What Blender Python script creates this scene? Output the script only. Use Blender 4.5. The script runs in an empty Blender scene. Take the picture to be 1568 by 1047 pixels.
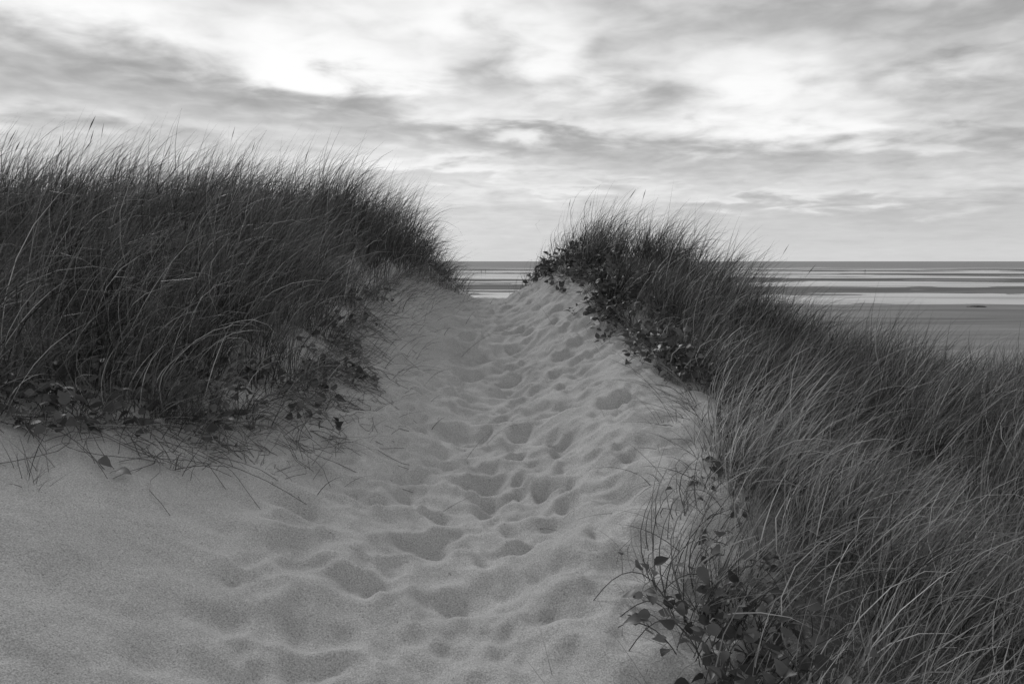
import bpy, math, numpy as np
from mathutils import Vector
rng = np.random.default_rng(7)
scene = bpy.context.scene
EYE = 1.6
BEACH = -5.0

# ------------------------------------------------------------ helpers
def sstep(a, b, x):
    t = np.clip((x - a) / (b - a), 0, 1)
    return t * t * (3 - 2 * t)

_tab = np.random.default_rng(3).random((256, 256))
def vnoise(x, y):
    xi = np.floor(x).astype(int); yi = np.floor(y).astype(int)
    fx = x - xi; fy = y - yi
    fx = fx*fx*fx*(fx*(fx*6-15)+10); fy = fy*fy*fy*(fy*(fy*6-15)+10)
    a = _tab[xi & 255, yi & 255]; b = _tab[(xi+1) & 255, yi & 255]
    c = _tab[xi & 255, (yi+1) & 255]; d = _tab[(xi+1) & 255, (yi+1) & 255]
    return (a*(1-fx)+b*fx)*(1-fy) + (c*(1-fx)+d*fx)*fy - 0.5
def fbm(x, y, o=4):
    s = 0; a = 1.0
    for i in range(o):
        s = s + a * vnoise(x + 17.3*i, y + 9.1*i); x = x*2.03; y = y*2.03; a *= .5
    return s

# ------------------------------------------------------------ terrain
CP = np.array([
 (-.2,-2,-.05),(-.2,0,0),(-.2,1.5,.05),(-.2,2.6,.10),(-.2,4,.19),(-.2,6,.37),(-.25,7.8,.60),(-.3,9,.81),(-.35,10.2,.98),(-.35,11,1.04),(-.35,12,.93),(-.3,14,.25),(-.3,17,-1.),
 (-1,2.6,.26),(-1,4,.40),(-.95,6,.60),(-.95,8,.90),(-1.7,3.2,.60),(-2.0,2.5,.68),(-2.6,4,.98),(-2.0,4.2,.80),(-1.75,5,.78),(-1.6,7,1.05),(-1.5,9,1.36),(-1.2,10.3,1.36),(-.85,11.5,1.1),
 (-2.7,7,1.78),(-3.8,6,1.75),(-3.3,4.9,1.38),(-4.5,4.5,1.5),(-4,8,1.95),(-2.1,10.5,2.1),(-3,10,2.1),(-1.45,12,1.7),(-1.0,13,1.1),(-5,10,2.0),(-6,6,1.75),(-3.5,13,1.5),(-7,12,1.4),(-2.5,8.8,1.93),(-3,16,.0),(-6,3,1.45),(-4,2.5,1.2),(-4,0,.95),(-2,0,.45),(-2.3,5.6,1.18),
 (.67,9.5,1.33),(.96,8,1.06),(1.16,6.5,.82),(1.25,5.5,.66),(1.28,4.8,.58),(1.10,4,.47),(.95,3.4,.37),(.6,2.6,.2),(.5,1,.05),
 (.3,5,.35),(.4,7,.54),(.2,9,.86),(.1,11.2,1.08),
 (.55,10.5,1.48),(1.65,9.5,1.62),(1.3,8.8,1.46),(2.4,8.5,1.05),(2.8,8,.5),(3.5,7.5,.12),(1.0,11.2,1.6),(.35,11.7,1.25),(1.2,13,.8),(2.5,11,.9),(2.0,7,.6),(2,6,.3),(2.1,5,.1),(2,4,0.0),(1.8,3,-.05),(1.6,2,-.1),(1.5,0,-.15),(3,3,-.35),(3,5,-.1),(4,6,-.05),(5,7,-.1),(6,9,.0),(4.5,9,.15),(4,11,.1),(7,12,-.5),(5,14,-1.3),(8,8,-.4),(8,4,-.8),(4,0,-.5)], dtype=float)
def _U(r2): return r2 * np.log(r2 + 1e-9)
n = len(CP)
K = _U(((CP[:, None, :2]-CP[None, :, :2])**2).sum(-1)) + np.eye(n)*0.02
Pm = np.c_[np.ones(n), CP[:, :2]]
A = np.zeros((n+3, n+3)); A[:n, :n] = K; A[:n, n:] = Pm; A[n:, :n] = Pm.T
sol = np.linalg.solve(A, np.r_[CP[:, 2], 0, 0, 0])
def tps(x, y):
    out = sol[n] + sol[n+1]*x + sol[n+2]*y
    for i in range(n):
        out = out + sol[i]*_U((x-CP[i, 0])**2 + (y-CP[i, 1])**2)
    return out
BY = [30, 60, 100, 118, 125, 140, 158, 164, 182, 200, 210, 228, 247, 256, 285, 310, 330, 360, 385, 420, 450, 500, 560, 640, 760, 1000, 40000]
BZ = [.9, .6, .20, .05, -.06, -.12, -.06, .07, .13, .06, -.06, -.10, -.04, .08, .12, .05, -.07, -.09, .06, .10, -.03, -.10, .05, .04, -.3, -1, -3]
def height(x, y):
    x = np.asarray(x, float); y = np.asarray(y, float)
    shp = x.shape; x = x.ravel(); y = y.ravel()
    r = np.hypot(x*.9, y-6.5)
    w = 1 - sstep(8.0, 13.5, r)
    near = np.zeros_like(x); m = w > 0
    near[m] = tps(x[m], y[m])
    base = 1.4 - 2.3*sstep(-3, 6, x) + 1.1*fbm(x/9+3, y/9+7, 3)
    yy = y - .12*np.abs(x) + 3*vnoise(x/14, y*0+.5)
    t = sstep(11, 30, yy)
    yw = y + 34*fbm(x/150+5, y/300+2.2, 3)*sstep(60, 220, y) + (7*vnoise(x/30., y/60.)+7*fbm(x/9., y/14., 3))*sstep(60, 110, y)
    beach = BEACH + np.interp(yw, BY, BZ) + (.28*fbm(x/50+y/100+1, y/20+4, 4))*sstep(108, 160, y) + .05*fbm(x/12, y/12, 3)*sstep(30, 60, y)*(y < 115)
    far = base*(1-t) + beach*t
    h = near*w + far*(1-w)
    nz = 1 - sstep(14, 40, np.hypot(x, y))
    pth = np.exp(-((x+.2)/1.0)**2)*sstep(8, 10, y)
    h = h + nz*(.06*(1-.8*pth)*fbm(x*.9, y*.9, 3) + .018*fbm(x*4+3, y*4, 2))
    return h.reshape(shp)

xL_y = [0, 3.2, 3.5, 3.8, 4.2, 4.8, 5.5, 6, 7, 8, 9, 10, 11, 12.5, 14, 20]
xL_x = [-6, -4.5, -2.8, -2.15, -1.82, -1.55, -1.44, -1.42, -1.42, -1.42, -1.40, -1.25, -.97, -.78, -.7, -.7]
xR_y = [0, 2, 2.6, 3.0, 3.4, 4, 4.8, 5.5, 6.5, 8, 9.5, 10.5, 11.3, 12, 20]
xR_x = [.72, .62, .60, .68, .80, .93, 1.12, 1.22, 1.24, 1.04, .80, .5, .2, .12, .1]
def dL(x, y): return np.interp(y, xL_y, xL_x) - x + .18*fbm(x*2.2+5, y*2.2, 3)
def dR(x, y): return x - np.interp(y, xR_y, xR_x) + .16*fbm(x*2+9, y*2, 3)

def axis_pos(start, step, g, end):
    v = [start]; s = step
    while v[-1] < end:
        s *= g; v.append(v[-1]+s)
    return v
ST = .018
xs = np.array(sorted([-q for q in axis_pos(2.3, ST, 1.07, 25000)] + list(np.arange(-2.3+ST, 1.7, ST)) + axis_pos(1.7, ST, 1.07, 25000)))
yb = [1.4 - (q) for q in axis_pos(0, ST, 1.12, 800)]
ym = axis_pos(12.0, ST, 1.06, 100)
yl = list(np.arange(ym[-1]+3., 700, 3.))
yf = axis_pos(yl[-1], 4, 1.15, 30000)
ys = np.array(sorted(set(yb + list(np.arange(1.4+ST, 11.99, ST)) + ym + yl + yf)))
X, Y = np.meshgrid(xs, ys)
Z = height(X, Y)

# footprints trodden into the path: each newer tread pushes up a lip and partly erases older ones
fr = np.random.default_rng(35)
D = np.zeros_like(Z)
def stamp(i, cx, cy, L, W, an, wobk):
    R = .62
    ix0, ix1 = np.searchsorted(xs, [cx-R, cx+R]); iy0, iy1 = np.searchsorted(ys, [cy-R, cy+R])
    sx_, sy_ = X[iy0:iy1, ix0:ix1], Y[iy0:iy1, ix0:ix1]
    gx = sx_-cx; gy = sy_-cy
    wx = wobk*fbm(sx_*6+i, sy_*6, 2); wy = wobk*fbm(sx_*6+i+31, sy_*6+5, 2)
    u = (gx+wx)*math.cos(an)+(gy+wy)*math.sin(an); v = -(gx+wx)*math.sin(an)+(gy+wy)*math.cos(an)
    return (slice(iy0, iy1), slice(ix0, ix1)), np.sqrt((u/W)**2+(v/L)**2), v/L
for i in range(640):
    cy = 1.0 + 10.9*fr.random()**.92
    lo = max(np.interp(cy, xL_y, xL_x)*.55, -1.0); hi = np.interp(cy, xR_y, xR_x)*.8
    mid = (lo+hi)/2-.02
    cx = np.clip(fr.normal(mid, (hi-lo)*.29), lo-.2, hi+.12)
    edge = 1-.5*min(1, abs(cx-mid)/((hi-lo)*.62))
    near_soft = .66+.34*float(sstep(2.4, 4.6, np.array(cy)))
    dep = fr.uniform(.045, .115)*edge*near_soft
    sl_, q, vv = stamp(i, cx, cy, fr.uniform(.11, .20), fr.uniform(.11, .21), fr.normal(0, .9), .15)
    side = fr.choice([-1, 1])
    bowl = -dep*(1-np.clip(q, 0, 1)**2)
    h_in = bowl*(1+.3*np.tanh(vv*side)) + dep*.42
    h_out = dep*.42*np.exp(-(q-1)/.36)*(1+.5*np.tanh(vv*side))
    cur = D[sl_]
    ksm = np.clip(1-(q-1)/.8, 0, 1)
    D[sl_] = np.where(q < 1.0, cur*.40 + h_in, cur*(1-.60*ksm)+h_out)
for i in range(260):
    cy = 1.2 + 9*fr.random()
    lo = max(np.interp(cy, xL_y, xL_x)*.6, -1.1); hi = np.interp(cy, xR_y, xR_x)*.8
    cx = fr.uniform(lo, hi)
    sl_, q, vv = stamp(i, cx, cy, fr.uniform(.09, .14), fr.uniform(.04, .065), fr.normal(0, .5), .04)
    dep = fr.uniform(.008, .026)
    D[sl_] += -dep*(1-sstep(.6, 1.15, q)) + dep*.6*np.exp(-((q-1.3)/.22)**2)
def blur(A_):
    Dp = np.pad(A_, 1, mode='edge')
    return (Dp[1:-1, 1:-1]*4+Dp[:-2, 1:-1]+Dp[2:, 1:-1]+Dp[1:-1, :-2]+Dp[1:-1, 2:])/8
for _ in range(2): D = blur(D)
Ds = D
for _ in range(12): Ds = blur(Ds)
kb = 1-sstep(2.6, 4.6, Y)          # nearest prints are older and slumped
D = D*(1-.5*kb)+Ds*.5*kb
inpath = np.exp(-np.clip(np.abs(X+.15)-.85, 0, None)**2/.12)
onsand = np.exp(-np.clip(np.abs(X+.4)-1.5, 0, None)**2/.3)
rg1 = 1-np.abs(fbm(X*1.9+2, Y*2.4+11, 3))*2.6
Zn = (.045*rg1*inpath + .030*fbm(X*3+7, Y*5, 3)*onsand)*(Y > 0)*(Y < 12.6)
Z = Z + D*(1-.30*sstep(7, 11, Y)) + Zn*(1-.6*sstep(9, 11, Y))

def grid_mesh(name, X, Y, Z):
    ny, nx = X.shape
    co = np.stack([X, Y, Z], -1).reshape(-1, 3).astype(np.float32)
    idx = np.arange(nx*ny).reshape(ny, nx)
    f = np.stack([idx[:-1, :-1], idx[:-1, 1:], idx[1:, 1:], idx[1:, :-1]], -1).reshape(-1, 4)
    return make_mesh(name, co, f)
def make_mesh(name, co, f, attrs=None, smooth=True, parent=None):
    me = bpy.data.meshes.new(name)
    k = f.shape[1]
    me.vertices.add(len(co)); me.vertices.foreach_set("co", np.ascontiguousarray(co, np.float32).ravel())
    me.loops.add(f.size); me.loops.foreach_set("vertex_index", np.ascontiguousarray(f, np.int32).ravel())
    me.polygons.add(len(f)); me.polygons.foreach_set("loop_start", np.arange(0, f.size, k, dtype=np.int32))
    me.polygons.foreach_set("loop_total", np.full(len(f), k, np.int32))
    me.polygons.foreach_set("use_smooth", np.full(len(f), smooth))
    for an, av in (attrs or {}).items():
        a = me.attributes.new(an, 'FLOAT', 'POINT'); a.data.foreach_set("value", np.ascontiguousarray(av, np.float32).ravel())
    me.update(); me.validate()
    ob = bpy.data.objects.new(name, me); scene.collection.objects.link(ob)
    if parent: ob.parent = parent
    return ob
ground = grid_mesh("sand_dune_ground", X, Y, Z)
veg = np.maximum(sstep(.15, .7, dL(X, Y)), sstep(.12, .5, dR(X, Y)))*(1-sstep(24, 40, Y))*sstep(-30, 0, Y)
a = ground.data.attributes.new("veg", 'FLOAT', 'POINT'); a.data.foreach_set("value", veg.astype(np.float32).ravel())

# ------------------------------------------------------------ materials
def newmat(name):
    m = bpy.data.materials.new(name); m.use_nodes = True
    nt = m.node_tree; return m, nt, nt.nodes, nt.links, nt.nodes["Principled BSDF"]
def math_node(N, L, op, a, b=None, c=None, clamp=False):
    nd = N.new("ShaderNodeMath"); nd.operation = op; nd.use_clamp = clamp
    for i, v in enumerate([a, b, c]):
        if v is None: continue
        if isinstance(v, (int, float)): nd.inputs[i].default_value = v
        else: L.new(v, nd.inputs[i])
    return nd.outputs[0]
def noise(N, L, vec, scale, detail=2, rough=.5, dist=0):
    nd = N.new("ShaderNodeTexNoise"); nd.inputs["Scale"].default_value = scale
    nd.inputs["Detail"].default_value = detail; nd.inputs["Roughness"].default_value = rough
    nd.inputs["Distortion"].default_value = dist
    if vec is not None: L.new(vec, nd.inputs["Vector"])
    return nd.outputs["Fac"]
def mrange(N, L, v, a, b, c, d, smooth=False):
    nd = N.new("ShaderNodeMapRange"); nd.inputs[1].default_value = a; nd.inputs[2].default_value = b
    nd.inputs[3].default_value = c; nd.inputs[4].default_value = d
    if smooth: nd.interpolation_type = 'SMOOTHSTEP'
    L.new(v, nd.inputs[0]); return nd.outputs[0]

m, nt, N, L, B = newmat("sand")
geo = N.new("ShaderNodeNewGeometry"); pos = geo.outputs["Position"]
sep = N.new("ShaderNodeSeparateXYZ"); L.new(pos, sep.inputs[0])
g1 = noise(N, L, pos, 170, 2, .7); g2 = noise(N, L, pos, 3.0, 4, .6); g3 = noise(N, L, pos, 60, 2, .6)
v = mrange(N, L, g1, .3, .7, .60, 1.38)
v = math_node(N, L, 'MULTIPLY', v, mrange(N, L, g2, .3, .7, .90, 1.08))
v = math_node(N, L, 'MULTIPLY', v, mrange(N, L, g3, .66, .76, 1.0, .55))
v = math_node(N, L, 'MULTIPLY', v, .44)
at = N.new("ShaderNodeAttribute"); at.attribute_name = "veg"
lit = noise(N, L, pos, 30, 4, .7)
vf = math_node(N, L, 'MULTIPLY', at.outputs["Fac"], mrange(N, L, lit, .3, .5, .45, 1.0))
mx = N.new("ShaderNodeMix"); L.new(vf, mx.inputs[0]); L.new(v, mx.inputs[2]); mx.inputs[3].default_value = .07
# beach: damp sand is darker
wet = mrange(N, L, sep.outputs[2], BEACH+1.6, BEACH+.5, 0, 1, True)
fary = mrange(N, L, sep.outputs[1], 22, 40, 0, 1)
wet = math_node(N, L, 'MULTIPLY', wet, fary)
sc = N.new("ShaderNodeVectorMath"); sc.operation = 'MULTIPLY'; sc.inputs[1].default_value = (.02, .12, 1); L.new(pos, sc.inputs[0])
wn = noise(N, L, sc.outputs[0], 1.0, 5, .65)
wv = mrange(N, L, wn, .3, .7, .12, .32)
wv = math_node(N, L, 'MULTIPLY', wv, mrange(N, L, sep.outputs[1], 110, 190, 1.0, .62))
mx2 = N.new("ShaderNodeMix"); L.new(wet, mx2.inputs[0]); L.new(mx.outputs[0], mx2.inputs[2]); L.new(wv, mx2.inputs[3])
cc = N.new("ShaderNodeCombineColor")
for i in range(3): L.new(mx2.outputs[0], cc.inputs[i])
L.new(cc.outputs[0], B.inputs["Base Color"]); B.inputs["Roughness"].default_value = .95
B.inputs["Specular IOR Level"].default_value = .15
b1 = N.new("ShaderNodeBump"); b1.inputs["Strength"].default_value = .5; b1.inputs["Distance"].default_value = .007
hsum = math_node(N, L, 'ADD', g1, math_node(N, L, 'MULTIPLY', noise(N, L, pos, 24, 4, .6), 2.4))
L.new(hsum, b1.inputs["Height"]); L.new(b1.outputs[0], B.inputs["Normal"])
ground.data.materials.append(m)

def grass_mat(name, dark, light):
    m, nt, N, L, B = newmat(name)
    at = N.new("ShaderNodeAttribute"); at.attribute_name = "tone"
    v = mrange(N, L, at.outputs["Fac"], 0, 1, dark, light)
    cc = N.new("ShaderNodeCombineColor")
    for i in range(3): L.new(v, cc.inputs[i])
    L.new(cc.outputs[0], B.inputs["Base Color"])
    B.inputs["Roughness"].default_value = .45; B.inputs["Specular IOR Level"].default_value = .35
    tr = N.new("ShaderNodeBsdfTranslucent"); L.new(cc.outputs[0], tr.inputs[0])
    ms = N.new("ShaderNodeMixShader"); ms.inputs[0].default_value = .22
    L.new(B.outputs[0], ms.inputs[1]); L.new(tr.outputs[0], ms.inputs[2])
    L.new(ms.outputs[0], N["Material Output"].inputs[0])
    return m
MG = grass_mat("marram_blades", .013, .62)
ML = grass_mat("creeper_leaf", .02, .22)

# ------------------------------------------------------------ grass
WIND = np.array([.93, .30])
def blades(px, py, length, lean, bend, width, tone, wind=.8, spread=None, K=6, rg=rng, head=False):
    n = len(px); t = np.linspace(0, 1, K+1)[None, :]
    pz = height(px, py) - .02
    if spread is None:
        az = rg.uniform(0, 2*np.pi, n); rd = np.stack([np.cos(az), np.sin(az)], -1)
    else: rd = spread
    hd = rd[:, None, :]*(1-.55*t[..., None]) + wind*WIND[None, None, :]*(.25+.9*t[..., None])
    hd = hd/np.maximum(np.linalg.norm(hd, axis=-1, keepdims=True), .35)
    th = lean[:, None] + bend[:, None]*t**1.4
    T = np.concatenate([hd*np.sin(th)[..., None], np.cos(th)[..., None]], -1)
    T /= np.linalg.norm(T, axis=-1, keepdims=True)
    seg = (length/K)[:, None, None]
    P = np.zeros((n, K+1, 3)); P[:, 1:] = np.cumsum((T[:, :-1]+T[:, 1:])*.5*seg, 1)
    P += np.stack([px, py, pz], -1)[:, None, :]
    rv = rg.normal(size=(n, 1, 3)); Wd = np.cross(T, rv); Wd /= np.linalg.norm(Wd, axis=-1, keepdims=True)
    wt = np.clip(1.0 - t**2.2, .06, 1)*np.clip(.7+t*2, 0, 1)
    if head: wt = np.where(t < .86, .45, np.where(t > .99, .15, 0)) + np.exp(-((t-.93)/.04)**2)*2.4
    ww = (width[:, None]*wt*.5)[..., None]
    V = np.stack([P-Wd*ww, P+Wd*ww], 2).reshape(-1, 3)
    base = (np.arange(n)*(K+1)*2)[:, None] + (np.arange(K)*2)[None, :]
    F = np.stack([base, base+1, base+3, base+2], -1).reshape(-1, 4)
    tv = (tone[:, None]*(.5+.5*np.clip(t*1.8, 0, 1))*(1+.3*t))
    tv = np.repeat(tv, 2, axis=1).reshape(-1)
    return V, F, tv
def join(parts):
    Vs, Fs, Ts = [], [], []; o = 0
    for V, F, T in parts:
        Vs.append(V); Fs.append(F+o); Ts.append(T); o += len(V)
    return np.concatenate(Vs), np.concatenate(Fs), np.concatenate(Ts)
def tussocks(box, dfun, dens, per, lenr, tone_lo, tone_hi, wid, edge=.0, hl=.08, ex=None, rad=.075, wind=.8, lean0=.1, bk=.25, gap=.35):
    x0, x1, y0, y1 = box
    m = int((x1-x0)*(y1-y0)*dens)
    cx = rng.uniform(x0, x1, m); cy = rng.uniform(y0, y1, m)
    d = dfun(cx, cy)
    pr = sstep(edge-.16, edge+.34, d)*(gap+(1-gap)*sstep(-.25, .15, fbm(cx*1.5, cy*1.5, 2)))
    k = rng.random(m) < pr
    if ex is not None: k &= ex(cx, cy)
    cx, cy, d = cx[k], cy[k], d[k]
    cnt = rng.integers(int(per*.4), int(per*1.6), len(cx))
    sz = rng.uniform(.6, 1.2, len(cx))*(.7+.3*sstep(0, .6, d))*(1+.4*fbm(cx*1.1+40, cy*1.1, 2))
    cw = rng.normal(0, .4, (len(cx), 2))
    I = np.repeat(np.arange(len(cx)), cnt); nb = len(I)
    off = rng.normal(0, rad, (nb, 2)); px = cx[I]+off[:, 0]; py = cy[I]+off[:, 1]
    nrm = np.linalg.norm(off, axis=1)
    rd = off/np.maximum(nrm, .001)[:, None] + rng.normal(0, .6, (nb, 2)) + cw[I]; rd /= np.linalg.norm(rd, axis=1)[:, None]
    ln = rng.uniform(*lenr, nb)*sz[I]*np.where(rng.random(nb) < .25, .6, 1)
    lean = np.clip(lean0+nrm*1.8+rng.normal(0, .14, nb), .02, .95)
    bend = np.clip(rng.gamma(2.6, bk*1.15, nb), .1, 2.6)
    tb = rng.normal(0, .35, len(cx))[I]
    tone = np.clip(rng.uniform(tone_lo, tone_hi, nb)+tb*(tone_hi-tone_lo), .01, 1)
    hi = rng.random(nb) < hl
    tone = np.where(hi, rng.uniform(.35, .9, nb), tone)
    w = rng.uniform(.6, 1.3, nb)*wid
    return blades(px, py, ln, lean, bend, w, tone, spread=rd, wind=wind)
def seed_stems(n, box, dfun):
    x = rng.uniform(box[0], box[1], n); y = rng.uniform(box[2], box[3], n); k = dfun(x, y) > .25; x = x[k]; y = y[k]; m_ = len(x)
    return blades(x, y, rng.uniform(.75, 1.05, m_), rng.uniform(.05, .3, m_), rng.uniform(.1, .6, m_), np.full(m_, .0042), rng.uniform(.1, .4, m_), K=14, head=True)

# left dune
left = join([
 tussocks((-6.5, -1.2, 3.3, 8.2), dL, 37, 27, (.5, .98), .03, .23, .0056, hl=.08, bk=.34, gap=.5, wind=.9),
 tussocks((-6.5, -.4, 8.2, 14), dL, 33, 26, (.5, 1.05), .03, .18, .0066, hl=.05, bk=.32, gap=.5, wind=.9),
 tussocks((-16, -6.5, 2, 22), dL, 5, 22, (.6, 1.0), .05, .2, .011, hl=.04),
 seed_stems(90, (-6, -1, 4, 12), dL),
])
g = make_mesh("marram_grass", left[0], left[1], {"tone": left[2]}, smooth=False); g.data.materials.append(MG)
# right dune + lower field
notcam = lambda x, y: np.hypot(x, y) > 1.3
right = join([
 tussocks((.3, 3.6, 1.0, 5), dR, 31, 26, (.5, 1.0), .05, .36, .0048, hl=.26, ex=notcam, wind=1.3, lean0=.26, bk=.34, edge=-.06, gap=.45),
 tussocks((3.6, 6.5, 1.5, 6), dR, 27, 26, (.5, .98), .06, .34, .0058, hl=.18, wind=1.3, lean0=.28, bk=.34),
 tussocks((.6, 5, 5, 8.2), dR, 31, 28, (.5, .95), .04, .26, .0056, hl=.13, wind=1.1, lean0=.18, bk=.32),
 tussocks((.0, 5, 8.2, 13.5), dR, 30, 26, (.5, 1.0), .03, .18, .0064, hl=.06, bk=.32),
 tussocks((5, 11, 5, 13.5), dR, 20, 22, (.5, .9), .04, .22, .009, hl=.06),
 seed_stems(24, (.5, 3, 7, 12), dR),
])
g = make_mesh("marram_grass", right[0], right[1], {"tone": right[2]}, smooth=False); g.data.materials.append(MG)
farr = join([
 tussocks((-8, 11, 13.5, 26), lambda x, y: np.full_like(x, 1.), 6, 20, (.5, .9), .02, .15, .013, hl=.03),
 tussocks((11, 34, 3, 30), lambda x, y: np.full_like(x, 1.), 4, 20, (.5, .9), .02, .15, .018, hl=.03),
])
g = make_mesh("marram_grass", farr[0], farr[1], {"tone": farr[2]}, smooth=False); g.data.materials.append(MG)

# sparse trailing stems spilling on to bare sand at the margins
def spill(side, n, y0, y1):
    y = rng.uniform(y0, y1, n); off = rng.exponential(.20, n)
    if side < 0:
        x = np.interp(y, xL_y, xL_x) + off - .12; dirx = 1
    else:
        x = np.interp(y, xR_y, xR_x) - off*.45 + .1; dirx = -1
    rd = np.stack([dirx*np.abs(rng.normal(.8, .3, n)), rng.normal(-.5, .6, n)], -1); rd /= np.linalg.norm(rd, axis=1)[:, None]
    return blades(x, y, rng.uniform(.12, .5, n), rng.uniform(.5, 1.4, n), rng.uniform(.3, 1.2, n), rng.uniform(.002, .0045, n), rng.uniform(.03, .5, n), wind=.1, spread=rd)
lone_x = np.array([.52, .4, .32, .3, .62, .45, .56, .25, .38, .6, .5, .2, .15, .45]); lone_y = np.array([2.3, 2.5, 2.35, 2.2, 3.0, 3.1, 2.7, 2.05, 2.9, 2.6, 2.4, 2.4, 2.6, 2.1])
nl = len(lone_x)
lone = blades(lone_x, lone_y, rng.uniform(.3, .6, nl), rng.uniform(.2, .6, nl), rng.uniform(.1, .5, nl), np.full(nl, .0028), rng.uniform(.3, .8, nl), wind=.0, spread=np.stack([-np.ones(nl), rng.normal(.2, .4, nl)], -1))
# tufts and loose straws low on the left bank
tx = np.array([-1.95, -2.0, -1.35, -1.2, -1.62, -1.1, -1.2]); ty = np.array([3.15, 3.25, 4.1, 4.45, 3.75, 5.6, 6.4])
I_ = np.repeat(np.arange(7), 16); tf = blades(tx[I_]+rng.normal(0, .03, 112), ty[I_]+rng.normal(0, .03, 112), rng.uniform(.12, .4, 112), rng.uniform(.1, 1.1, 112), rng.uniform(.2, 1, 112), rng.uniform(.002, .004, 112), rng.uniform(.05, .5, 112), wind=.3)
# runners and root threads hanging down the left bank
def threads(n, y0, y1, x0=-.1):
    P = []
    for i in range(n):
        y = rng.uniform(y0, y1); x = np.interp(y, xL_y, xL_x)+x0
        h = rng.normal([.75, -.65], .35); h /= np.linalg.norm(h); ln = rng.uniform(.2, .9)*rng.uniform(.5, 1); t = np.linspace(0, 1, 9)
        pr = np.array([-h[1], h[0]]); xy = np.array([x, y])+h*(t*ln)[:, None]+pr*(rng.normal(0, .09)*np.sin(t*4)+rng.normal(0, .03)*np.sin(t*11))[:, None]
        z = height(xy[:, 0], xy[:, 1])+.012+rng.uniform(0, .05)*np.sin(t*3.14)
        P.append(np.c_[xy, z])
    return np.array(P)
tL = np.array([0, .18, .42, .72, 1.0]); wL = np.array([.03, .30, .40, .28, .01])
def leaves(P, D, Nn, size, tone):
    n = len(P)
    D = D/np.linalg.norm(D, axis=1)[:, None]
    S = np.cross(D, Nn); S /= np.linalg.norm(S, axis=1)[:, None]; U = np.cross(S, D)
    V = np.zeros((n, 5, 3, 3)); fold = rng.uniform(.05, .7, n); curl = rng.uniform(-.15, .7, n)
    for i in range(5):
        for j, s in enumerate((-1, 0, 1)):
            V[:, i, j] = P + size[:, None]*(D*tL[i] + S*(s*wL[i]) + U*((abs(s)*wL[i]*fold - curl*tL[i]**2)[:, None]))
    b = (np.arange(n)*15)[:, None]
    q = []
    for i in range(4):
        for j in range(2):
            q.append(np.stack([b[:, 0]+i*3+j, b[:, 0]+i*3+j+1, b[:, 0]+(i+1)*3+j+1, b[:, 0]+(i+1)*3+j], -1))
    F = np.stack(q, 1).reshape(-1, 4)
    return V.reshape(-1, 3), F, np.repeat(tone, 15)
def tubes(P, r, tone):
    n, k, _ = P.shape
    T = np.gradient(P, axis=1); T /= np.linalg.norm(T, axis=-1, keepdims=True)+1e-9
    ref = np.array([.3, .2, .93]); A1 = np.cross(T, ref); A1 /= np.linalg.norm(A1, axis=-1, keepdims=True)+1e-9; A2 = np.cross(T, A1)
    ring = [P + r*(math.cos(a)*A1+math.sin(a)*A2) for a in (0, 2.09, 4.19)]
    V = np.stack(ring, 2).reshape(-1, 3)
    b = (np.arange(n)*k*3)[:, None] + (np.arange(k-1)*3)[None]
    F = np.stack([np.stack([b+j, b+(j+1) % 3, b+3+(j+1) % 3, b+3+j], -1) for j in range(3)], 2).reshape(-1, 4)
    return V, F, np.full(len(V), tone)
sp = join([spill(-1, 2600, 3.4, 11), spill(1, 900, 2.0, 10.5), lone, tf, tubes(threads(150, 3.4, 8.5), .0018, .12), tubes(threads(90, 3.4, 6.5, .25), .0017, .12)])
g = make_mesh("dry_grass_stems", sp[0], sp[1], {"tone": sp[2]}, smooth=False); g.data.materials.append(MG)

# ------------------------------------------------------------ creeping plants
def creeper(starts, heads, lens, size=(.045, .075), tone=(.1, .6), lift=.05, dens=.05):
    parts = []
    for (sx, sy), (hx, hy), ln in zip(starts, heads, lens):
        k = 10; t = np.linspace(0, 1, k); h = np.array([hx, hy])/math.hypot(hx, hy)
        pr = np.array([-h[1], h[0]]); wob = rng.normal(0, .10)*ln*np.sin(t*3.1)+rng.normal(0, .04)*ln*np.sin(t*7)
        xy = np.array([sx, sy])+h*(t*ln)[:, None]+pr*wob[:, None]
        z = height(xy[:, 0], xy[:, 1])+.008+rng.uniform(.2, 1)*lift*np.sin(t*np.pi*rng.uniform(.6, 1.2))
        P = np.c_[xy, z]
        parts.append(tubes(P[None], .0022, .35))
        nlv = max(2, int(ln/dens))
        tt = np.sort(rng.random(nlv))*.95+.05
        Q = np.stack([np.interp(tt, t, P[:, i]) for i in range(3)], -1)
        az = rng.uniform(0, 6.28, nlv); pet = rng.uniform(.02, .08, nlv)
        dirp = np.stack([np.cos(az)*.8, np.sin(az)*.8, rng.uniform(.3, 1.2, nlv)], -1); dirp /= np.linalg.norm(dirp, axis=1)[:, None]
        E = Q + dirp*pet[:, None]
        parts.append(tubes(np.stack([Q, (Q+E)/2+[0, 0, .004], E], 1), .0012, .35))
        d = dirp*[1, 1, .3]+rng.normal(0, .3, (nlv, 3)); Nn = np.array([0, -.3, 1.])+rng.normal(0, .6, (nlv, 3))
        parts.append(leaves(E, d, Nn, rng.uniform(*size, nlv), rng.uniform(*tone, nlv)))
    return join(parts)
def plant(name, *a, **k):
    V, F, T = creeper(*a, **k); o = make_mesh(name, V, F, {"tone": T}, smooth=True); o.data.materials.append(ML); return o
def many(n, fx, y0, y1, head, ln, sx=.14):
    y = rng.uniform(y0, y1, n); x = fx(y)+rng.normal(0, sx, n)
    hd = np.array(head)+rng.normal(0, .6, (n, 2))
    return list(zip(x, y)), list(hd), rng.uniform(*ln, n)
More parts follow.
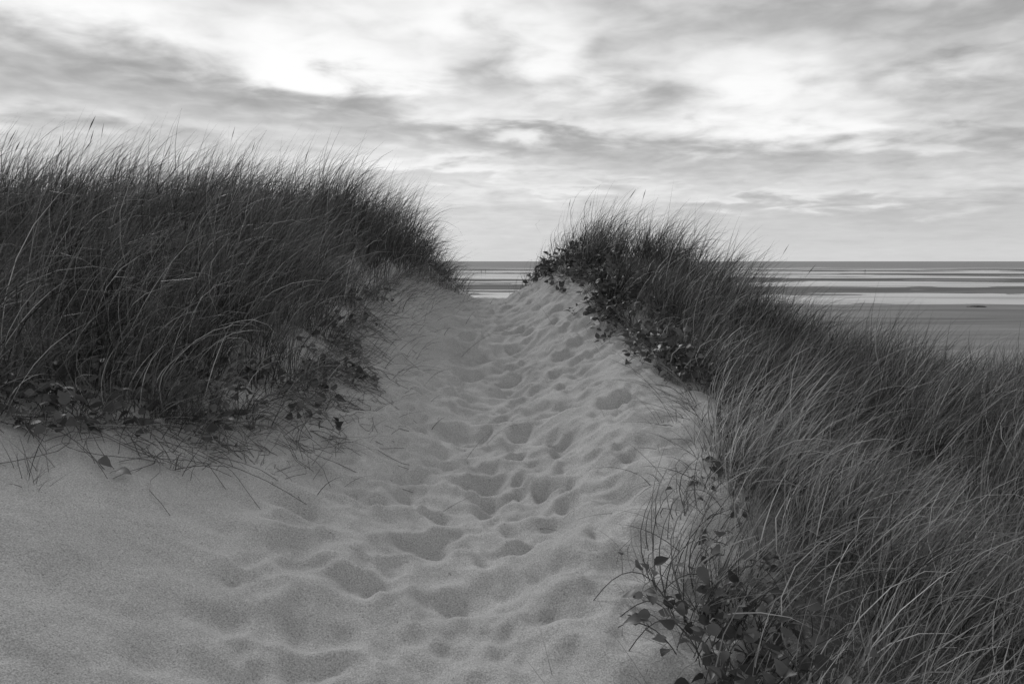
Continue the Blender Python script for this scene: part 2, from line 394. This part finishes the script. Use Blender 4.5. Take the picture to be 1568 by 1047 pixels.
S, H, Ln = many(115, lambda y: np.interp(y, xL_y, xL_x)-.38, 3.5, 5.3, (.4, -.4), (.15, .40), .26)
S2 = [(-2.3, 3.75), (-1.5, 5.9), (-1.45, 6.1), (-1.3, 5.0), (-1.45, 6.0), (-1.4, 6.05), (-2.1, 4.0), (-1.45, 5.95), (-1.4, 6.0), (-1.4, 6.1), (-1.35, 5.1), (-2.0, 3.9)]; H2 = [(1, -.5), (1, -.3), (1, .1), (.9, -.6), (1, -.6), (1, -.2), (1, -.7), (1, -.4), (1, 0), (1, -.1), (1, -.3), (1, -.6)]; L2 = [.6, .42, .38, .3, .35, .4, .4, .35, .3, .35, .25, .45]
plant("dune_creeper", S+S2, H+H2, list(Ln)+L2, lift=.10, dens=.046)
S, H, Ln = many(34, lambda y: np.interp(y, xL_y, xL_x)-.18, 5.3, 8.4, (.7, -.5), (.15, .4), .12); plant("dune_creeper", S, H, Ln, size=(.04, .07), lift=.09, dens=.045)
S, H, Ln = many(210, lambda y: np.interp(y, xR_y, xR_x)+.08, 6.0, 10.8, (-.1, -.6), (.15, .4), .12); plant("dune_creeper", S, H, Ln, size=(.045, .08), dens=.035, lift=.2)
S, H, Ln = many(40, lambda y: np.interp(y, xR_y, xR_x)+.28, 3.0, 6.2, (-.1, -.6), (.1, .3), .1); plant("dune_creeper", S, H, Ln, size=(.03, .055), dens=.05, lift=.1)
S, H, Ln = many(95, lambda y: np.interp(y, xR_y, xR_x)+.20, 1.7, 2.9, (-.2, -.1), (.12, .32), .11)
plant("dune_creeper", S+[(.66, 2.75), (.6, 2.6), (.62, 2.85)], H+[(-1, .5), (-1, .3), (-1, .5)], list(Ln)+[.30, .24, .34], lift=.24, dens=.037, size=(.035, .065))

# ------------------------------------------------------------ sea
sx = np.array([-25000, -6000, -1500, -400, 0, 400, 1500, 6000, 25000.]); sy = np.array([98, 200, 400, 700, 1500, 5000, 30000.])
SX, SY = np.meshgrid(sx, sy); sea = grid_mesh("sea", SX, SY, np.full_like(SX, BEACH)); 
m, nt, N, L, B = newmat("sea_water")
geo = N.new("ShaderNodeNewGeometry"); pos = geo.outputs["Position"]; sep = N.new("ShaderNodeSeparateXYZ"); L.new(pos, sep.inputs[0])
sc = N.new("ShaderNodeVectorMath"); sc.operation = 'MULTIPLY'; sc.inputs[1].default_value = (.008, .045, 1); L.new(pos, sc.inputs[0])
wn = noise(N, L, sc.outputs[0], 1.0, 5, .65)
open_ = mrange(N, L, sep.outputs[1], 560, 800, 0, 1)
B.inputs["Base Color"].default_value = (.05, .05, .05, 1); B.inputs["Roughness"].default_value = .10; B.inputs["IOR"].default_value = 1.33
df = N.new("ShaderNodeBsdfDiffuse")
foam = mrange(N, L, wn, .55, .63, 0, 1)
near_band = math_node(N, L, 'SUBTRACT', 1.0, mrange(N, L, sep.outputs[1], 700, 1100, 0, 1))
foam = math_node(N, L, 'MULTIPLY', foam, near_band)
rip = mrange(N, L, wn, .35, .65, .13, .2)
fv = math_node(N, L, 'MAXIMUM', rip, math_node(N, L, 'MULTIPLY', foam, .85))
cc = N.new("ShaderNodeCombineColor")
for i in range(3): L.new(fv, cc.inputs[i])
L.new(cc.outputs[0], df.inputs[0])
fac = math_node(N, L, 'MULTIPLY', open_, .72)
rufl = math_node(N, L, 'MULTIPLY', mrange(N, L, wn, .40, .52, .40, .0), mrange(N, L, sep.outputs[1], 120, 300, .9, 1))
fac = math_node(N, L, 'MAXIMUM', fac, rufl)
fac = math_node(N, L, 'MAXIMUM', fac, math_node(N, L, 'MULTIPLY', foam, mrange(N, L, sep.outputs[1], 380, 560, 0, .8)))
ms = N.new("ShaderNodeMixShader"); L.new(fac, ms.inputs[0]); L.new(B.outputs[0], ms.inputs[1]); L.new(df.outputs[0], ms.inputs[2])
L.new(ms.outputs[0], N["Material Output"].inputs[0])
sea.data.materials.append(m)

# ------------------------------------------------------------ distant walkers and a low weed-covered rock
mc, *_r = newmat("dark_clothing"); _r[3].inputs["Base Color"].default_value = (.04, .04, .04, 1); _r[3].inputs["Roughness"].default_value = .9
def walker(x, y, rot):
    V = [(0, 0, .95), (0, 0, 1.2), (0, .0, 1.42), (0, .01, 1.52), (0, .02, 1.66), (.1, 0, .9), (.11, .14, .5), (.11, .05, .08), (.11, .17, .04), (-.1, 0, .9), (-.11, -.02, .5), (-.11, -.26, .12), (-.11, -.16, .04),
         (.2, 0, 1.4), (.25, -.08, 1.12), (.25, .05, .88), (-.2, 0, 1.4), (-.25, .1, 1.12), (-.25, .25, .92)]
    E = [(0, 1), (1, 2), (2, 3), (3, 4), (0, 5), (5, 6), (6, 7), (7, 8), (0, 9), (9, 10), (10, 11), (11, 12), (2, 13), (13, 14), (14, 15), (2, 16), (16, 17), (17, 18)]
    R = [.15, .14, .15, .06, .1, .1, .07, .045, .04, .1, .07, .045, .04, .07, .05, .035, .07, .05, .035]
    me = bpy.data.meshes.new("walker"); me.from_pydata(V, E, []); ob = bpy.data.objects.new("walker", me); scene.collection.objects.link(ob)
    bpy.context.view_layer.objects.active = ob
    md = ob.modifiers.new("skin", 'SKIN')
    for i, r in enumerate(R): me.skin_vertices[0].data[i].radius = (r, r)
    me.skin_vertices[0].data[0].use_root = True
    ob.modifiers.new("sub", 'SUBSURF').levels = 1
    me.materials.append(mc)
    ob.location = (x, y, max(float(height(np.array([x]), np.array([y]))[0]), BEACH-.05)-.02); ob.rotation_euler[2] = rot
import traceback
for a_ in [(-18, 470, 1.4), (-15.5, 468, 1.5), (212, 480, -1.3)]:
    try: walker(*a_)
    except Exception as e: traceback.print_exc()
import bmesh
bm = bmesh.new(); bmesh.ops.create_icosphere(bm, subdivisions=4, radius=1)
for v_ in bm.verts:
    c = v_.co; k_ = 1+.7*float(fbm(np.array([c.x*2.5+c.z]), np.array([c.y*2.5+4]))[0]); v_.co = Vector((c.x*1.2*k_, c.y*.8*k_, c.z*.16*k_))
me = bpy.data.meshes.new("beach_rock"); bm.to_mesh(me); rk = bpy.data.objects.new("beach_rock", me); scene.collection.objects.link(rk)
rk.location = (66.5, 114, float(height(np.array([66.5]), np.array([114.]))[0])+.02)
mk, *_k = newmat("weedy_rock"); _k[3].inputs["Base Color"].default_value = (.10, .10, .10, 1); _k[3].inputs["Roughness"].default_value = .8; me.materials.append(mk)

# ------------------------------------------------------------ sky
SUN_AZ, SUN_EL = math.radians(-30), math.radians(33)
w = bpy.data.worlds.new("World"); scene.world = w; w.use_nodes = True
N = w.node_tree.nodes; L = w.node_tree.links; bg = N["Background"]
sky = N.new("ShaderNodeTexSky"); sky.sky_type = 'NISHITA'; sky.sun_disc = False; sky.sun_elevation = SUN_EL; sky.sun_rotation = SUN_AZ
bw = N.new("ShaderNodeRGBToBW"); L.new(sky.outputs[0], bw.inputs[0])
tc = N.new("ShaderNodeTexCoord"); sep = N.new("ShaderNodeSeparateXYZ"); L.new(tc.outputs["Generated"], sep.inputs[0])
dx, dy, dz = sep.outputs
M = lambda op, a, b=None, c=None, clamp=False: math_node(N, L, op, a, b, c, clamp)
k = M('ADD', M('MAXIMUM', dz, 0.0), .13)
cq = N.new("ShaderNodeCombineXYZ"); L.new(M('DIVIDE', dx, k), cq.inputs[0]); L.new(M('DIVIDE', dy, k), cq.inputs[1]); cq.inputs[2].default_value = 5.1
q = cq.outputs[0]
n1 = noise(N, L, q, 1.0, 6, .5, .5)
n2 = noise(N, L, q, 3.6, 5, .5, .3)
n3 = noise(N, L, q, 7.5, 3, .5, .4)
az = M('ARCTAN2', dx, dy); el = M('ARCSINE', dz)
az = M('MULTIPLY', az, 57.2958); el = M('MULTIPLY', el, 57.2958)
w1 = M('SUBTRACT', noise(N, L, q, 2.2, 3, .5), .5); w2 = M('SUBTRACT', n2, .5); w3 = M('SUBTRACT', n3, .5)
azw = M('ADD', az, M('MULTIPLY', w1, 16.0)); elw = M('ADD', el, M('MULTIPLY', w2, 5.5))
# broad cloud masses: direction, half widths, weight
F = 1219.; pch = math.atan((523.5-400)/F)
blobs = []
for (u, v_, ru, rv, am) in [
    (1130, 125, 120, 36, .46), (1230, 185, 130, 20, .24), (860, 75, 105, 36, .42), (200, 12, 210, 26, .34), (430, 85, 110, 26, .34), (560, 105, 120, 26, .34), (690, 15, 110, 30, .36), (690, 165, 80, 18, .28), (650, 245, 110, 12, .24), (880, 190, 110, 12, .20), (60, 170, 120, 14, .12),
    (1180, 300, 130, 9, .16), (850, 282, 190, 8, .12), (620, 300, 120, 8, .1), (1480, 90, 60, 18, .12), (1400, 210, 150, 13, .14), (1250, 60, 90, 12, .10),
    (130, 95, 190, 30, -.18), (430, 158, 240, 28, -.26), (1330, 40, 180, 34, -.18), (1490, 140, 120, 45, -.20), (960, 110, 50, 55, -.30), (740, 110, 60, 28, -.20), (1100, 235, 190, 22, -.20), (800, 215, 150, 16, -.16), (1400, 330, 260, 24, -.10), (330, 30, 60, 16, -.14), (1060, 20, 100, 18, -.03), (250, 215, 120, 14, -.08)]:
    b_ = (523.5-v_)/F; a_ = (u-784)/F
    d_ = Vector((a_, math.cos(pch)+b_*math.sin(pch), -math.sin(pch)+b_*math.cos(pch))).normalized()
    A_ = math.degrees(math.atan2(d_.x, d_.y)); E_ = math.degrees(math.asin(d_.z))
    blobs.append((A_, E_, math.degrees(ru/F), math.degrees(rv/F), am))
acc = None
for A_, E_, ra, re, am in blobs:
    p1 = M('POWER', M('ABSOLUTE', M('DIVIDE', M('SUBTRACT', azw, A_), ra)), 2.0)
    p2 = M('POWER', M('ABSOLUTE', M('DIVIDE', M('SUBTRACT', elw, E_), re)), 2.0)
    gs = M('MULTIPLY', M('EXPONENT', M('MULTIPLY', M('ADD', p1, p2), -.7)), am)
    acc = gs if acc is None else M('ADD', acc, gs)
hz = mrange(N, L, dz, .0, .16, .15, 1.0, True)
tex = M('ADD', M('ADD', M('MULTIPLY', M('SUBTRACT', n1, .5), .50), M('MULTIPLY', w2, .70)), M('MULTIPLY', w3, .34))
val = M('ADD', M('MULTIPLY', tex, hz), acc)
val = M('ADD', val, .49)
val = mrange(N, L, val, -.05, 1.0, .28, 1.0, True)
# unseen overhead sky is dimmed to make shading on the ground more directional
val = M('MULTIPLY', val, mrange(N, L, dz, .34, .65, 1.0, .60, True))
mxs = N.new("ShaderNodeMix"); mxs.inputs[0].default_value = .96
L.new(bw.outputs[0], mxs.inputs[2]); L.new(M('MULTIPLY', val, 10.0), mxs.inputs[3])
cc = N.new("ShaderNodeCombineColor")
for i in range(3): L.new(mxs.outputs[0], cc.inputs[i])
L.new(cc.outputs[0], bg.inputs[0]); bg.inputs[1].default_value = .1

sl = bpy.data.lights.new("sun", 'SUN'); sl.energy = 1.45; sl.angle = math.radians(11); sl.color = (1, 1, 1)
so = bpy.data.objects.new("sun", sl); scene.collection.objects.link(so)
dv = Vector((math.sin(SUN_AZ)*math.cos(SUN_EL), math.cos(SUN_AZ)*math.cos(SUN_EL), math.sin(SUN_EL)))
so.rotation_euler = (-dv).to_track_quat('-Z', 'Y').to_euler()

# ------------------------------------------------------------ camera
cam = bpy.data.cameras.new("camera"); co = bpy.data.objects.new("camera", cam); scene.collection.objects.link(co)
cam.lens = 28; cam.sensor_width = 36; cam.clip_start = .05; cam.clip_end = 60000
co.location = (0, 0, EYE); co.rotation_euler = (math.pi/2-pch, 0, 0)
scene.camera = co
scene.view_settings.view_transform = 'Standard'; scene.view_settings.look = 'None'; scene.view_settings.exposure = 0; scene.view_settings.gamma = 1
print("blades faces", len(left[1]), len(right[1]), len(farr[1]))
